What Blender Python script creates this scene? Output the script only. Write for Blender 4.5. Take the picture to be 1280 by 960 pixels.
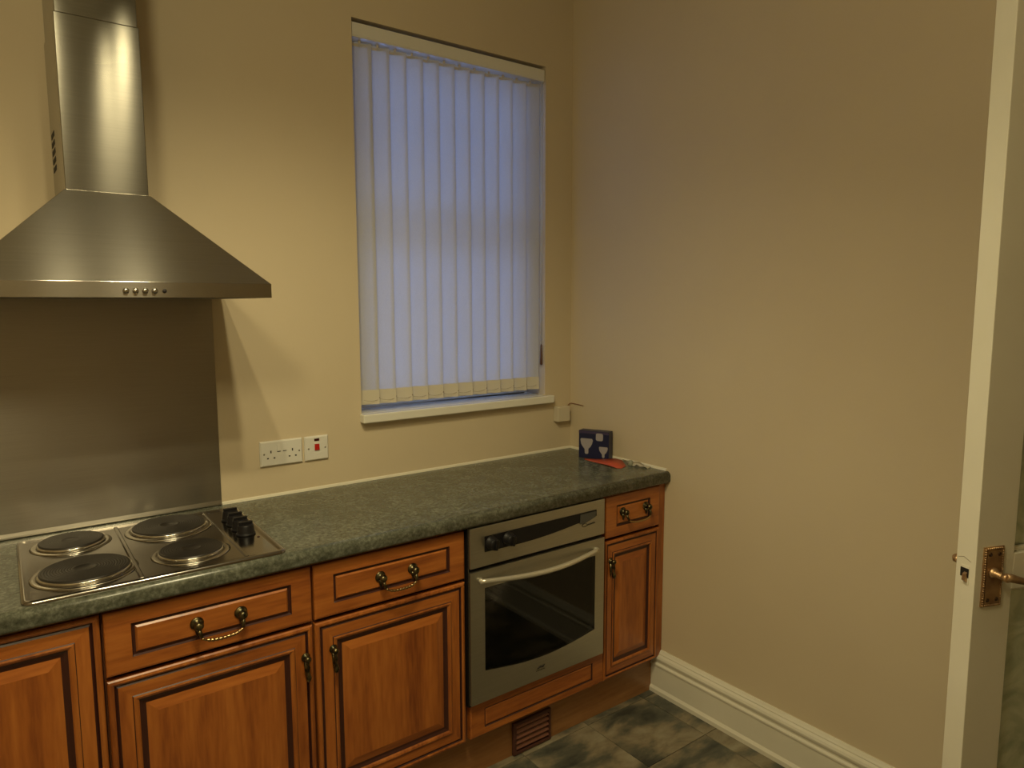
import bpy, math, random
from mathutils import Vector, Matrix
random.seed(7)
C = bpy.context.scene.collection
SC = bpy.context.scene
for o in list(bpy.data.objects):
    bpy.data.objects.remove(o)

# ---------------------------------------------------------------- camera
cam = bpy.data.objects.new('camera', bpy.data.cameras.new('camera'))
C.objects.link(cam)
SC.camera = cam
yaw, pitch, roll = math.radians(36.9214), math.radians(-6.4993), math.radians(-0.1133)
F = Vector((math.sin(yaw)*math.cos(pitch), math.cos(yaw)*math.cos(pitch), math.sin(pitch)))
R0 = Vector((math.cos(yaw), -math.sin(yaw), 0)); U0 = R0.cross(F)
Rv = R0*math.cos(roll) + U0*math.sin(roll); Uv = -R0*math.sin(roll) + U0*math.cos(roll)
M = Matrix((Rv, Uv, -F)).transposed().to_4x4(); M.translation = Vector((-2.1204, -2.3814, 1.5742))
cam.matrix_world = M
cam.data.sensor_width = 36; cam.data.lens = 882.80/1280*36
cam.data.clip_start = 0.02; cam.data.clip_end = 60

# ---------------------------------------------------------------- world, exposure
w = bpy.data.worlds.new('dusk'); SC.world = w; w.use_nodes = True
bg = w.node_tree.nodes['Background']
bg.inputs[0].default_value = (0.27, 0.43, 1.0, 1); bg.inputs[1].default_value = 3.1
SC.view_settings.view_transform = 'Standard'; SC.view_settings.look = 'None'
SC.view_settings.gamma = 1; SC.view_settings.exposure = 0.0
SC.view_settings.use_curve_mapping = False
LAMP_COL = (1.0, 0.86, 0.50)
LAMP_POWER = 8.0
FILL_POWER = 28.0

CEIL = 2.87
XL, YF = -3.30, -3.60        # left wall, wall behind the camera

# ---------------------------------------------------------------- materials
def mat(name, col, rough=.5, metal=0.0, **kw):
    m = bpy.data.materials.new(name); m.use_nodes = True
    b = m.node_tree.nodes['Principled BSDF']
    b.inputs['Base Color'].default_value = (*col, 1)
    b.inputs['Roughness'].default_value = rough
    b.inputs['Metallic'].default_value = metal
    for k, v in kw.items():
        b.inputs[k.replace('_', ' ')].default_value = v
    return m
def nd(m, t, **kw):
    n = m.node_tree.nodes.new(t)
    for k, v in kw.items():
        setattr(n, k, v)
    return n
def lk(m, a, b): m.node_tree.links.new(a, b)
def noise(m, scale=(1, 1, 1), sc=5, detail=4, rough=.5, dist=0, coord='Object', loc=(0,0,0)):
    tc = nd(m, 'ShaderNodeTexCoord'); mp = nd(m, 'ShaderNodeMapping')
    mp.inputs['Scale'].default_value = scale; mp.inputs['Location'].default_value = loc
    lk(m, tc.outputs[coord], mp.inputs[0])
    n = nd(m, 'ShaderNodeTexNoise'); n.inputs['Scale'].default_value = sc
    n.inputs['Detail'].default_value = detail; n.inputs['Roughness'].default_value = rough
    n.inputs['Distortion'].default_value = dist
    lk(m, mp.outputs[0], n.inputs['Vector'])
    return n
def ramp(m, src, stops):
    r = nd(m, 'ShaderNodeValToRGB'); e = r.color_ramp.elements
    while len(e) < len(stops): e.new(.5)
    for el, (p, c) in zip(e, stops):
        el.position = p; el.color = (*c, 1)
    lk(m, src, r.inputs[0]); return r
def bsdf(m): return m.node_tree.nodes['Principled BSDF']
def bump(m, src, strength=.2, dist=.002):
    b = nd(m, 'ShaderNodeBump'); b.inputs['Strength'].default_value = strength
    b.inputs['Distance'].default_value = dist
    lk(m, src, b.inputs['Height']); lk(m, b.outputs[0], bsdf(m).inputs['Normal'])

def wall_mat(name, a, b):
    m = mat(name, a, .75)
    n = noise(m, sc=1.6, detail=3)
    r = ramp(m, n.outputs[0], [(.3, a), (.7, b)]); lk(m, r.outputs[0], bsdf(m).inputs['Base Color'])
    n2 = noise(m, sc=60, detail=4); bump(m, n2.outputs[0], .12, .002)
    return m
M_wall = wall_mat('magnolia_emulsion', (.60, .50, .345), (.64, .54, .375))
M_ceil = mat('ceiling_white', (.70, .66, .56), .9)
M_white = mat('white_gloss_paint', (.74, .71, .60), .28)
n = noise(M_white, sc=4, detail=3); r = ramp(M_white, n.outputs[0], [(.3, (.70, .67, .56)), (.7, (.77, .74, .63))]); lk(M_white, r.outputs[0], bsdf(M_white).inputs['Base Color'])
M_sealant = mat('sealant', (.70, .66, .54), .45)
M_plastic = mat('white_plastic', (.72, .70, .64), .3)
M_plastic_old = mat('cream_plastic', (.62, .55, .42), .4)
M_black = mat('black_plastic', (.010, .009, .010), .42)
M_black.node_tree.nodes['Principled BSDF'].inputs['Specular IOR Level'].default_value = .25
M_dark = mat('dark_gap', (.010, .007, .006), .7)
M_red = mat('red_switch', (.45, .015, .01), .3)
M_neon = mat('dark_red_neon', (.05, .008, .006), .2)
M_screw = mat('screw_steel', (.30, .27, .22), .4, 1)

def wood(name, horiz=False, base=None, tint=1.0):
    m = mat(name, (.4, .15, .04), .34, Coat_Weight=.25, Coat_Roughness=.25)
    s = (1.2, 12, 12) if horiz else (12, 12, 1.2)
    inf = nd(m, 'ShaderNodeObjectInfo')
    tc = nd(m, 'ShaderNodeTexCoord'); mp = nd(m, 'ShaderNodeMapping'); mp.inputs['Scale'].default_value = s
    add = nd(m, 'ShaderNodeVectorMath', operation='ADD')
    lk(m, tc.outputs['Object'], mp.inputs[0]); lk(m, mp.outputs[0], add.inputs[0])
    sc = nd(m, 'ShaderNodeMath', operation='MULTIPLY'); sc.inputs[1].default_value = 37.0
    lk(m, inf.outputs['Random'], sc.inputs[0]); lk(m, sc.outputs[0], add.inputs[1])
    n1 = nd(m, 'ShaderNodeTexNoise'); n1.inputs['Scale'].default_value = 1.3; n1.inputs['Detail'].default_value = 3
    n1.inputs['Distortion'].default_value = .8; lk(m, add.outputs[0], n1.inputs['Vector'])
    n2 = nd(m, 'ShaderNodeTexNoise'); n2.inputs['Scale'].default_value = 9; n2.inputs['Detail'].default_value = 5
    lk(m, add.outputs[0], n2.inputs['Vector'])
    mix = nd(m, 'ShaderNodeMath', operation='MULTIPLY_ADD'); mix.inputs[1].default_value = .42
    lk(m, n2.outputs[0], mix.inputs[0]); h = nd(m, 'ShaderNodeMath', operation='MULTIPLY'); h.inputs[1].default_value = .58
    lk(m, n1.outputs[0], h.inputs[0]); lk(m, h.outputs[0], mix.inputs[2])
    k = tint
    r = ramp(m, mix.outputs[0], [(.30, (.20*k, .050*k, .011*k)), (.5, (.385*k, .116*k, .021*k)), (.70, (.51*k, .175*k, .034*k))])
    lk(m, r.outputs[0], bsdf(m).inputs['Base Color'])
    bump(m, n2.outputs[0], .1, .001)
    return m
M_wood = wood('stained_oak_upright_grain')
M_woodh = wood('stained_oak_level_grain', True)
M_ridge = wood('stained_oak_moulding', False, None, .92)
M_glaze = mat('dark_antique_glaze', (.050, .014, .010), .4)
M_plinth = wood('plinth_oak', True, None, 1.0)
for e_, c_ in zip([n_ for n_ in M_plinth.node_tree.nodes if n_.type == 'VALTORGB'][0].color_ramp.elements, ((.24, .10, .032), (.31, .145, .050), (.37, .18, .065))): e_.color = (*c_, 1)
M_carcass = mat('carcass_board', (.20, .075, .035), .6)

def worktop_mat():
    m = mat('green_granite_laminate', (.1, .12, .08), .24)
    n1 = noise(m, sc=95, detail=6, rough=.7); n2 = noise(m, sc=14, detail=5, rough=.6, dist=.6)
    mx = nd(m, 'ShaderNodeMath', operation='MULTIPLY_ADD'); mx.inputs[1].default_value = .66
    h = nd(m, 'ShaderNodeMath', operation='MULTIPLY'); h.inputs[1].default_value = .34
    lk(m, n1.outputs[0], mx.inputs[0]); lk(m, n2.outputs[0], h.inputs[0]); lk(m, h.outputs[0], mx.inputs[2])
    r = ramp(m, mx.outputs[0], [(.36, (.046, .050, .036)), (.50, (.096, .102, .076)), (.66, (.20, .21, .168))])
    lk(m, r.outputs[0], bsdf(m).inputs['Base Color'])
    return m
M_top = worktop_mat()

def steel(name, col=(.52, .50, .47), rough=.3, scale=(1, 1, 160), aniso=0.0, tan=None, bs=.10):
    m = mat(name, col, rough, 1.0)
    n = noise(m, scale=scale, sc=6, detail=4)
    r = ramp(m, n.outputs[0], [(.3, tuple(c*.93 for c in col)), (.7, tuple(min(1, c*1.05) for c in col))])
    lk(m, r.outputs[0], bsdf(m).inputs['Base Color'])
    bump(m, n.outputs[0], bs, .0006)
    if aniso:
        bsdf(m).inputs['Anisotropic'].default_value = aniso
        c = nd(m, 'ShaderNodeCombineXYZ')
        for i in range(3): c.inputs[i].default_value = tan[i]
        lk(m, c.outputs[0], bsdf(m).inputs['Tangent'])
    return m
M_hood = steel('brushed_steel_hood', (.46, .44, .40), rough=.17, aniso=.98, tan=(0, 0, 1))
M_splash = steel('brushed_steel_splashback', (.42, .39, .34), rough=.30, aniso=.8, tan=(0, 0, 1))
M_hob = steel('hob_steel', (.34, .32, .30), rough=.14, scale=(2, 60, 2), bs=.05)
M_oven = steel('oven_steel', (.48, .46, .40), rough=.42, scale=(2, 2, 90), bs=.05)
M_handle = mat('satin_handle', (.66, .62, .52), .3, .6)
M_ring = mat('cast_iron_plate', (.045, .040, .036), .38, .6)
M_chrome = mat('chrome_trim', (.60, .57, .52), .16, 1)
M_filter = mat('aluminium_filter', (.25, .24, .22), .5, .9)
M_brass = mat('aged_brass', (.40, .27, .13), .42, .85)
n = noise(M_brass, sc=30, detail=4); r = ramp(M_brass, n.outputs[0], [(.3, (.30, .18, .11)), (.7, (.56, .38, .20))]); lk(M_brass, r.outputs[0], bsdf(M_brass).inputs['Base Color'])
M_bronze = mat('antique_bronze', (.16, .12, .07), .33, .95)
n = noise(M_bronze, sc=90, detail=3); r = ramp(M_bronze, n.outputs[0], [(.35, (.035, .034, .022)), (.7, (.20, .16, .08))]); lk(M_bronze, r.outputs[0], bsdf(M_bronze).inputs['Base Color'])
M_bail = mat('bright_brass_bail', (.42, .29, .14), .22, 1)

def glass_mat(name, tint, gloss=.12, rough=.02, bumped=False):
    m = bpy.data.materials.new(name); m.use_nodes = True; nt = m.node_tree; nt.nodes.clear()
    out = nt.nodes.new('ShaderNodeOutputMaterial'); tr = nt.nodes.new('ShaderNodeBsdfTransparent')
    gl = nt.nodes.new('ShaderNodeBsdfGlossy'); mx = nt.nodes.new('ShaderNodeMixShader'); fr = nt.nodes.new('ShaderNodeFresnel')
    fr.inputs[0].default_value = 1.5
    tr.inputs[0].default_value = (*tint, 1); gl.inputs['Roughness'].default_value = rough
    nt.links.new(fr.outputs[0], mx.inputs[0]); nt.links.new(tr.outputs[0], mx.inputs[1]); nt.links.new(gl.outputs[0], mx.inputs[2])
    nt.links.new(mx.outputs[0], out.inputs[0]); return m
M_glass = glass_mat('window_glass', (.9, .93, .95))
M_ovenglass = glass_mat('smoked_oven_glass', (.55, .53, .54), rough=.04)
def obscure_glass():
    m = mat('patterned_glass', (.55, .60, .48), .25, 0, Transmission_Weight=.55, IOR=1.2)
    n = noise(m, sc=9, detail=4, dist=3.0); bump(m, n.outputs[0], .5, .01)
    r = ramp(m, n.outputs[0], [(.35, (.42, .47, .36)), (.65, (.66, .70, .56))]); lk(m, r.outputs[0], bsdf(m).inputs['Base Color'])
    return m
M_obscure = obscure_glass()
def slat_mat():
    m = bpy.data.materials.new('blind_fabric'); m.use_nodes = True; nt = m.node_tree; nt.nodes.clear()
    out = nt.nodes.new('ShaderNodeOutputMaterial'); d = nt.nodes.new('ShaderNodeBsdfDiffuse'); t = nt.nodes.new('ShaderNodeBsdfTranslucent')
    mx = nt.nodes.new('ShaderNodeMixShader'); mx.inputs[0].default_value = .34
    tc = nt.nodes.new('ShaderNodeTexCoord'); mp = nt.nodes.new('ShaderNodeMapping'); mp.inputs['Scale'].default_value = (300, 300, 60)
    n = nt.nodes.new('ShaderNodeTexNoise'); n.inputs['Scale'].default_value = 3
    r = nt.nodes.new('ShaderNodeValToRGB'); r.color_ramp.elements[0].color = (.56, .54, .49, 1); r.color_ramp.elements[1].color = (.69, .67, .62, 1)
    L = nt.links.new
    L(tc.outputs['Object'], mp.inputs[0]); L(mp.outputs[0], n.inputs['Vector']); L(n.outputs[0], r.inputs[0])
    L(r.outputs[0], d.inputs[0]); L(r.outputs[0], t.inputs[0])
    L(d.outputs[0], mx.inputs[1]); L(t.outputs[0], mx.inputs[2]); L(mx.outputs[0], out.inputs[0]); return m
M_slat = slat_mat()
M_hem = mat('blind_hem_fabric', (.58, .53, .42), .8)

def floor_mat():
    m = mat('mottled_slate_vinyl', (.2, .2, .15), .42)
    tc = nd(m, 'ShaderNodeTexCoord'); inf = nd(m, 'ShaderNodeObjectInfo')
    sc = nd(m, 'ShaderNodeMath', operation='MULTIPLY'); sc.inputs[1].default_value = 61.0
    add = nd(m, 'ShaderNodeVectorMath', operation='ADD')
    lk(m, inf.outputs['Random'], sc.inputs[0]); lk(m, tc.outputs['Object'], add.inputs[0]); lk(m, sc.outputs[0], add.inputs[1])
    mp = nd(m, 'ShaderNodeMapping'); mp.inputs['Scale'].default_value = (.9, 1.7, 1); lk(m, add.outputs[0], mp.inputs[0])
    n = nd(m, 'ShaderNodeTexNoise'); n.inputs['Scale'].default_value = 5.5; n.inputs['Detail'].default_value = 6
    n.inputs['Roughness'].default_value = .6; n.inputs['Distortion'].default_value = .25; lk(m, mp.outputs[0], n.inputs['Vector'])
    r = ramp(m, n.outputs[0], [(.34, (.040, .044, .038)), (.45, (.095, .095, .072)), (.55, (.21, .175, .115)), (.68, (.30, .27, .19))])
    lk(m, r.outputs[0], bsdf(m).inputs['Base Color']); bump(m, n.outputs[0], .15, .003)
    return m
M_floor = floor_mat()
M_grout = mat('dark_joint', (.06, .055, .045), .8)

# ---------------------------------------------------------------- mesh helpers
class MB:
    def __init__(s): s.v = []; s.f = []; s.m = []; s.sm = []
    def add(s, vs, fs, mi=0, smooth=False):
        o = len(s.v); s.v += [tuple(v) for v in vs]
        for f in fs:
            s.f.append(tuple(i+o for i in f)); s.m.append(mi); s.sm.append(smooth)
        return s
    def box(s, x0, x1, y0, y1, z0, z1, mi=0):
        vs = [(x, y, z) for z in (z0, z1) for y in (y0, y1) for x in (x0, x1)]
        return s.add(vs, [(0, 2, 3, 1), (4, 5, 7, 6), (0, 1, 5, 4), (2, 6, 7, 3), (0, 4, 6, 2), (1, 3, 7, 5)], mi)
    def prism(s, poly, axis, a, b, mi=0, smooth=False):
        n = len(poly)
        def P(p, t):
            return (t, p[0], p[1]) if axis == 0 else (p[0], t, p[1]) if axis == 1 else (p[0], p[1], t)
        vs = [P(p, a) for p in poly] + [P(p, b) for p in poly]
        s.add(vs, [(i, (i+1) % n, n+(i+1) % n, n+i) for i in range(n)], mi, smooth)
        s.add(vs[:n], [tuple(range(n))], mi); s.add(vs[n:], [tuple(range(n))[::-1]], mi)
        return s
    def tube(s, pts, r, n=10, mi=0, caps=True):
        pts = [Vector(p) for p in pts]; rs = r if isinstance(r, (list, tuple)) else [r]*len(pts)
        vs = []; up = Vector((0.13, 0.21, 1)).normalized()
        for i, p in enumerate(pts):
            d = (pts[min(i+1, len(pts)-1)] - pts[max(i-1, 0)]).normalized()
            a = d.cross(up)
            if a.length < .05: a = d.cross(Vector((1, 0, 0)))
            a.normalize(); b = d.cross(a)
            vs += [p + (a*math.cos(t) + b*math.sin(t))*rs[i] for t in [2*math.pi*k/n for k in range(n)]]
        fs = [(i*n+k, i*n+(k+1) % n, (i+1)*n+(k+1) % n, (i+1)*n+k) for i in range(len(pts)-1) for k in range(n)]
        s.add(vs, fs, mi, True)
        if caps:
            s.add(vs[:n], [tuple(range(n))[::-1]], mi); s.add(vs[-n:], [tuple(range(n))], mi)
        return s
    def lathe(s, prof, c, axis=(0, 0, 1), n=28, mi=0):
        ax = Vector(axis).normalized(); a = ax.orthogonal().normalized(); b = ax.cross(a); c = Vector(c)
        vs = []
        for rr, h in prof:
            vs += [c + ax*h + (a*math.cos(t)+b*math.sin(t))*rr for t in [2*math.pi*k/n for k in range(n)]]
        fs = [(i*n+k, i*n+(k+1) % n, (i+1)*n+(k+1) % n, (i+1)*n+k) for i in range(len(prof)-1) for k in range(n)]
        s.add(vs, fs, mi, True)
        if prof[0][0] > 1e-5: s.add(vs[:n], [tuple(range(n))[::-1]], mi)
        if prof[-1][0] > 1e-5: s.add(vs[-n:], [tuple(range(n))], mi)
        return s
    def ball(s, c, r, n=12, mi=0, sc=(1, 1, 1)):
        vs = []; k = n//2
        for i in range(k+1):
            t = math.pi*i/k
            for j in range(n):
                p = 2*math.pi*j/n
                vs.append((c[0]+r*sc[0]*math.sin(t)*math.cos(p), c[1]+r*sc[1]*math.sin(t)*math.sin(p), c[2]+r*sc[2]*math.cos(t)))
        s.add(vs, [(i*n+j, i*n+(j+1) % n, (i+1)*n+(j+1) % n, (i+1)*n+j) for i in range(k) for j in range(n)], mi, True)
        return s

ORG = {}
def origin(o): return ORG.get(o.name, Vector((0, 0, 0)))
def put(name, mb, mats, parent=None, loc=None, bevel=0, local=False, seg=2, ang=40):
    """links one mesh object; world coordinates unless local=True"""
    if not isinstance(mats, (list, tuple)): mats = [mats]
    me = bpy.data.meshes.new(name)
    off = Vector((0, 0, 0))
    if not local:
        off = origin(parent) if parent else Vector(loc or (0, 0, 0))
    me.from_pydata([tuple(Vector(v)-off) for v in mb.v], [], mb.f)
    for m in mats: me.materials.append(m)
    for p, mi, sm in zip(me.polygons, mb.m, mb.sm):
        p.material_index = mi; p.use_smooth = sm
    me.validate(); me.update()
    import bmesh
    b = bmesh.new(); b.from_mesh(me); bmesh.ops.remove_doubles(b, verts=b.verts, dist=1e-5)
    bmesh.ops.recalc_face_normals(b, faces=b.faces); b.to_mesh(me); b.free()
    o = bpy.data.objects.new(name, me); C.objects.link(o)
    if parent: o.parent = parent; ORG[o.name] = off
    else:
        o.location = off; ORG[o.name] = off.copy()
    if bevel:
        bv = o.modifiers.new('bevel', 'BEVEL'); bv.width = bevel; bv.segments = seg
        bv.limit_method = 'ANGLE'; bv.angle_limit = math.radians(ang); bv.harden_normals = False
    return o
def thing(name, label, cat, loc, rotz=0, group=None, kind=None):
    o = bpy.data.objects.new(name, None); C.objects.link(o); o.empty_display_size = .05
    o.location = loc; o.rotation_euler = (0, 0, rotz); ORG[o.name] = Vector(loc)
    return tag(o, label, cat, group, kind)
def tag(o, label, cat=None, group=None, kind=None):
    if label: o['label'] = label
    if cat: o['category'] = cat
    if group: o['group'] = group
    if kind: o['kind'] = kind
    return o
S = 'structure'

# ---------------------------------------------------------------- structure
WX0, WX1, WZ0, WZ1 = -1.022, -0.150, 1.140, 2.5585
WT = 0.24
DY0, DY1, DZ = -2.86, -2.17, 2.18      # doorway in the right wall
m = MB()
m.box(XL-.1, WX0, 0, WT, 0, CEIL); m.box(WX1, .12, 0, WT, 0, CEIL)
m.box(WX0, WX1, 0, WT, 0, WZ0); m.box(WX0, WX1, 0, WT, WZ1, CEIL)
tag(put('wall_back', m, M_wall), 'cream painted wall with the window, hood and sockets', 'wall', None, S)
m = MB(); m.box(0, .12, DY1, 0, 0, CEIL); m.box(0, .12, YF, DY0, 0, CEIL); m.box(0, .12, DY0, DY1, DZ, CEIL)
tag(put('wall_right', m, M_wall), 'bare cream painted wall to the right of the worktop', 'wall', None, S)
tag(put('wall_left', MB().box(XL-.1, XL, YF, 0, 0, CEIL), M_wall), 'cream wall at the left end of the kitchen', 'wall', None, S)
tag(put('wall_front', MB().box(XL-.1, .12, YF-.1, YF, 0, CEIL), M_wall), 'cream wall behind the camera', 'wall', None, S)
tag(put('ceiling', MB().box(XL-.1, .12, YF-.1, WT, CEIL, CEIL+.08), M_ceil), 'off-white ceiling', 'ceiling', None, S)
fl = put('floor', MB().box(XL-.1, .12, YF-.1, WT, -.06, -.004), M_grout)
tag(fl, 'dark mottled slate-effect tiled floor', 'floor', None, S)
T = .302; tm = None; gx0 = -.095; gy0 = -.862
for i in range(-11, 1):
    for j in range(-10, 4):
        x0, x1 = gx0+i*T, gx0+(i+1)*T; y0, y1 = gy0+j*T, gy0+(j+1)*T
        x0, x1, y0, y1 = max(x0, XL), min(x1, 0), max(y0, YF), min(y1, 0)
        if x1-x0 < .03 or y1-y0 < .03: continue
        g = .0012
        full = abs(x1-x0-T) < 1e-6 and abs(y1-y0-T) < 1e-6
        cx, cy = (x0+x1)/2, (y0+y1)/2
        if full and tm:
            o = bpy.data.objects.new('tile', tm); C.objects.link(o)
        else:
            hx, hy = (x1-x0)/2-g, (y1-y0)/2-g
            mb = MB(); e = .0012
            mb.prism([(-hx, -hy), (hx, -hy), (hx, hy), (-hx, hy)], 2, -.004, -.0008)
            mb.add([(-hx, -hy, -.0008), (hx, -hy, -.0008), (hx, hy, -.0008), (-hx, hy, -.0008),
                    (-hx+e, -hy+e, 0), (hx-e, -hy+e, 0), (hx-e, hy-e, 0), (-hx+e, hy-e, 0)],
                   [(0, 1, 5, 4), (1, 2, 6, 5), (2, 3, 7, 6), (3, 0, 4, 7), (4, 5, 6, 7)])
            o = put('tile', mb, M_floor, local=True)
            if full: tm = o.data
        o.parent = fl; o.location = (cx, cy, 0)
# hallway beyond the doorway
m = MB(); m.box(1.25, 1.33, -3.5, -1.5, 0, CEIL); m.box(.12, 1.33, -3.58, -3.5, 0, CEIL); m.box(.12, 1.33, -1.5, -1.42, 0, CEIL)
tag(put('wall_hall', m, M_wall), 'cream hallway walls beyond the doorway', 'wall', None, S)
tag(put('floor_hall', MB().box(.12, 1.33, -3.58, -1.42, -.06, 0), M_floor), 'hallway floor beyond the doorway', 'floor', None, S)
tag(put('ceiling_hall', MB().box(.12, 1.33, -3.58, -1.42, CEIL, CEIL+.08), M_ceil), 'hallway ceiling beyond the doorway', 'ceiling', None, S)
# skirting: torus profile, (projection from wall, height)
SKP = [(0, 0), (.030, 0), (.030, .016), (.0225, .026), (.0225, .112), (.0265, .116), (.0265, .122), (.019, .127), (.019, .134),
       (.025, .141), (.0265, .149), (.023, .157), (.015, .162), (.015, .166), (.010, .171), (.006, .177), (0, .177)]
def skirt(name, axis, a, b, wallpos, sgn, label):
    m = MB(); poly = [(wallpos+sgn*p, z) for p, z in SKP]
    if axis == 1: m.prism(poly, 1, a, b)
    else: m.prism(poly, 0, a, b)
    return tag(put(name, m, M_white), label, 'skirting board', None, S)
skirt('baseboard_right', 1, -2.085, -.531, 0, -1, 'white moulded skirting board along the bare right wall')
skirt('baseboard_left', 1, YF, -.56, XL, 1, 'white moulded skirting board along the left wall')
skirt('baseboard_front', 0, XL+.031, -.031, YF, 1, 'white moulded skirting board behind the camera')
# doorway lining and architrave
m = MB()
m.box(-.003, .123, DY1-.025, DY1, 0, DZ); m.box(-.003, .123, DY0, DY0+.025, 0, DZ); m.box(-.003, .123, DY0+.025, DY1-.025, DZ-.025, DZ)
m.box(-.02, 0, DY1-.015, DY1+.062, 0, DZ+.065); m.box(-.02, 0, DY0-.062, DY0+.015, 0, DZ+.065); m.box(-.02, 0, DY0+.015, DY1-.015, DZ-.012, DZ+.065)
tag(put('trim_1', m, M_white, bevel=.004), 'white architrave and lining of the doorway', 'door frame', None, S)
# sealant beads
m = MB(); m.prism([(0, .919), (-.008, .919), (-.0055, .926), (-.0015, .929), (0, .929)], 0, -1.528, 0)
m.prism([(0, .919), (-.008, .919), (-.0055, .926), (-.0015, .929), (0, .929)], 1, -.572, -.008)
tag(put('trim_2', m, M_sealant), 'thin white sealant bead where worktop meets the walls', 'sealant', None, S)

# ---------------------------------------------------------------- window
win = thing('window_1', 'white painted sash window behind the blind with dusk outside', 'window', (WX0, .12, WZ0), 0, None, S)
x0, x1, z0, z1 = WX0+.001, WX1-.001, 1.174, WZ1-.001
m = MB(); fw = .022
for a in ((x0, x0+fw, z0, z1), (x1-fw, x1, z0, z1), (x0+fw, x1-fw, z1-fw, z1), (x0+fw, x1-fw, z0, z0+.010)):
    m.box(a[0], a[1], .12, .22, a[2], a[3])
put('window_frame', m, M_white, win, bevel=.003)
mz = 1.86
def sash(xa, xb, za, zb, ya, yb, top, bot):
    m = MB(); s = .045
    m.box(xa, xa+s, ya, yb, za, zb); m.box(xb-s, xb, ya, yb, za, zb)
    m.box(xa+s, xb-s, ya, yb, zb-top, zb); m.box(xa+s, xb-s, ya, yb, za, za+bot)
    o = put('sash', m, M_white, win, bevel=.003)
    put('pane', MB().box(xa+s, xb-s, (ya+yb)/2-.002, (ya+yb)/2+.002, za+bot, zb-top), M_glass, o)
sash(x0+fw, x1-fw, z0+.010, mz+.02, .130, .165, .04, .026)
sash(x0+fw, x1-fw, mz-.02, z1-fw, .170, .205, .05, .04)
m = MB(); m.box(WX0+.0015, WX1-.0015, -.0006, .119, WZ0+.001, 1.1735)
m.box(WX0-.008, WX1+.026, -.036, -.0006, WZ0+.001, 1.1735)
M_sill = mat('white_sill_gloss', (.76, .74, .66), .10)
put('window_sill', m, M_sill, win, bevel=.004)

# ---------------------------------------------------------------- vertical blind
bl = thing('vertical_blind', 'off-white vertical blind with twelve fabric slats hanging closed in the window', 'blind', ((WX0+WX1)/2, .035, WZ1-.05))
m = MB(); m.box(WX0+.004, WX1-.004, .006, .056, WZ1-.060, WZ1-.012)
m.box(WX0+.004, WX1-.004, .004, .006, WZ1-.056, WZ1-.016); m.box(WX0+.004, WX1-.004, .052, .056, WZ1-.073, WZ1-.060)  # last box: rear lip added to shade the gap above the slats
put('headrail', m, M_plastic, bl, bevel=.003)
NS = 12; bx0, bx1 = WX0+.010, WX1-.022; pit = (bx1-bx0)/NS
sm = hm = cm = None
for i in range(NS):
    cx = bx0+(i+.5)*pit; cy = .030
    if sm is None:
        hw = pit/2+.0028; n = 8; vs = []; zt, zb = 2.489, 1.200
        yy = lambda t: .0045*math.cos(t*math.pi/2) - .0095*t
        rows = [zt, 2.1, 1.8, 1.5, zb+.052]
        mb = MB()
        for z in rows:
            vs += [(hw*(2*k/n-1), yy(2*k/n-1), z-1.8) for k in range(n+1)]
        mb.add(vs, [(r*(n+1)+k, r*(n+1)+k+1, (r+1)*(n+1)+k+1, (r+1)*(n+1)+k) for r in range(len(rows)-1) for k in range(n)], 0, True)
        so = put('slat', mb, M_slat, local=True); sm = so.data
        mb = MB(); f = [(hw*(2*k/n-1), yy(2*k/n-1)) for k in range(n+1)]
        poly = [(a, b-.0022) for a, b in f] + [(a, b+.0022) for a, b in f[::-1]]
        mb.prism(poly, 2, zb-1.8, zb+.054-1.8)
        ho = put('bottom_weight', mb, M_hem, local=True); hm = ho.data
        mb = MB(); mb.box(-.0045, .0045, .0052, .0075, zt-1.8-.012, zt-1.8+.018)
        mb.box(-.030, .030, .0052, .0065, zt-1.8-.012, zt-1.8-.003)
        co = put('carrier', mb, M_plastic_old, local=True); cm = co.data
    else:
        so = bpy.data.objects.new('slat', sm); C.objects.link(so)
        ho = bpy.data.objects.new('bottom_weight', hm); C.objects.link(ho)
        co = bpy.data.objects.new('carrier', cm); C.objects.link(co)
    so.parent = bl; so.location = Vector((cx, cy, 1.8)) - origin(bl)
    so.rotation_euler = (0, 0, math.radians(random.uniform(-2.5, 1.2)))
    ho.parent = so; co.parent = so
m = MB()
for i in range(NS+1):
    cx = bx0+i*pit
    if 0 < i < NS: m.ball((cx+.003, .0205, 1.224), .0036, 8)
m.tube([(bx0+.01+k*(bx1-bx0-.02)/60, .0205, 1.219-.006*abs(math.sin(k*math.pi/5))) for k in range(61)], .0007, 5)
put('bottom_chain', m, mat('chain_plastic', (.30, .24, .15), .5), bl)
cx = WX1-.010
m = MB(); m.tube([(cx-.003, .014, WZ1-.06), (cx-.003, .014, 1.40)], .0013, 6); m.tube([(cx+.003, .014, WZ1-.06), (cx+.003, .014, 1.40)], .0013, 6)
put('control_cord', m, M_plastic, bl)
put('cord_weight', MB().lathe([(.002, .045), (.0045, .040), (.0062, -.03), (.0062, -.042), (.003, -.046)], (cx, .014, 1.352)), mat('brown_cord_weight', (.10, .045, .02), .4), bl)

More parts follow.
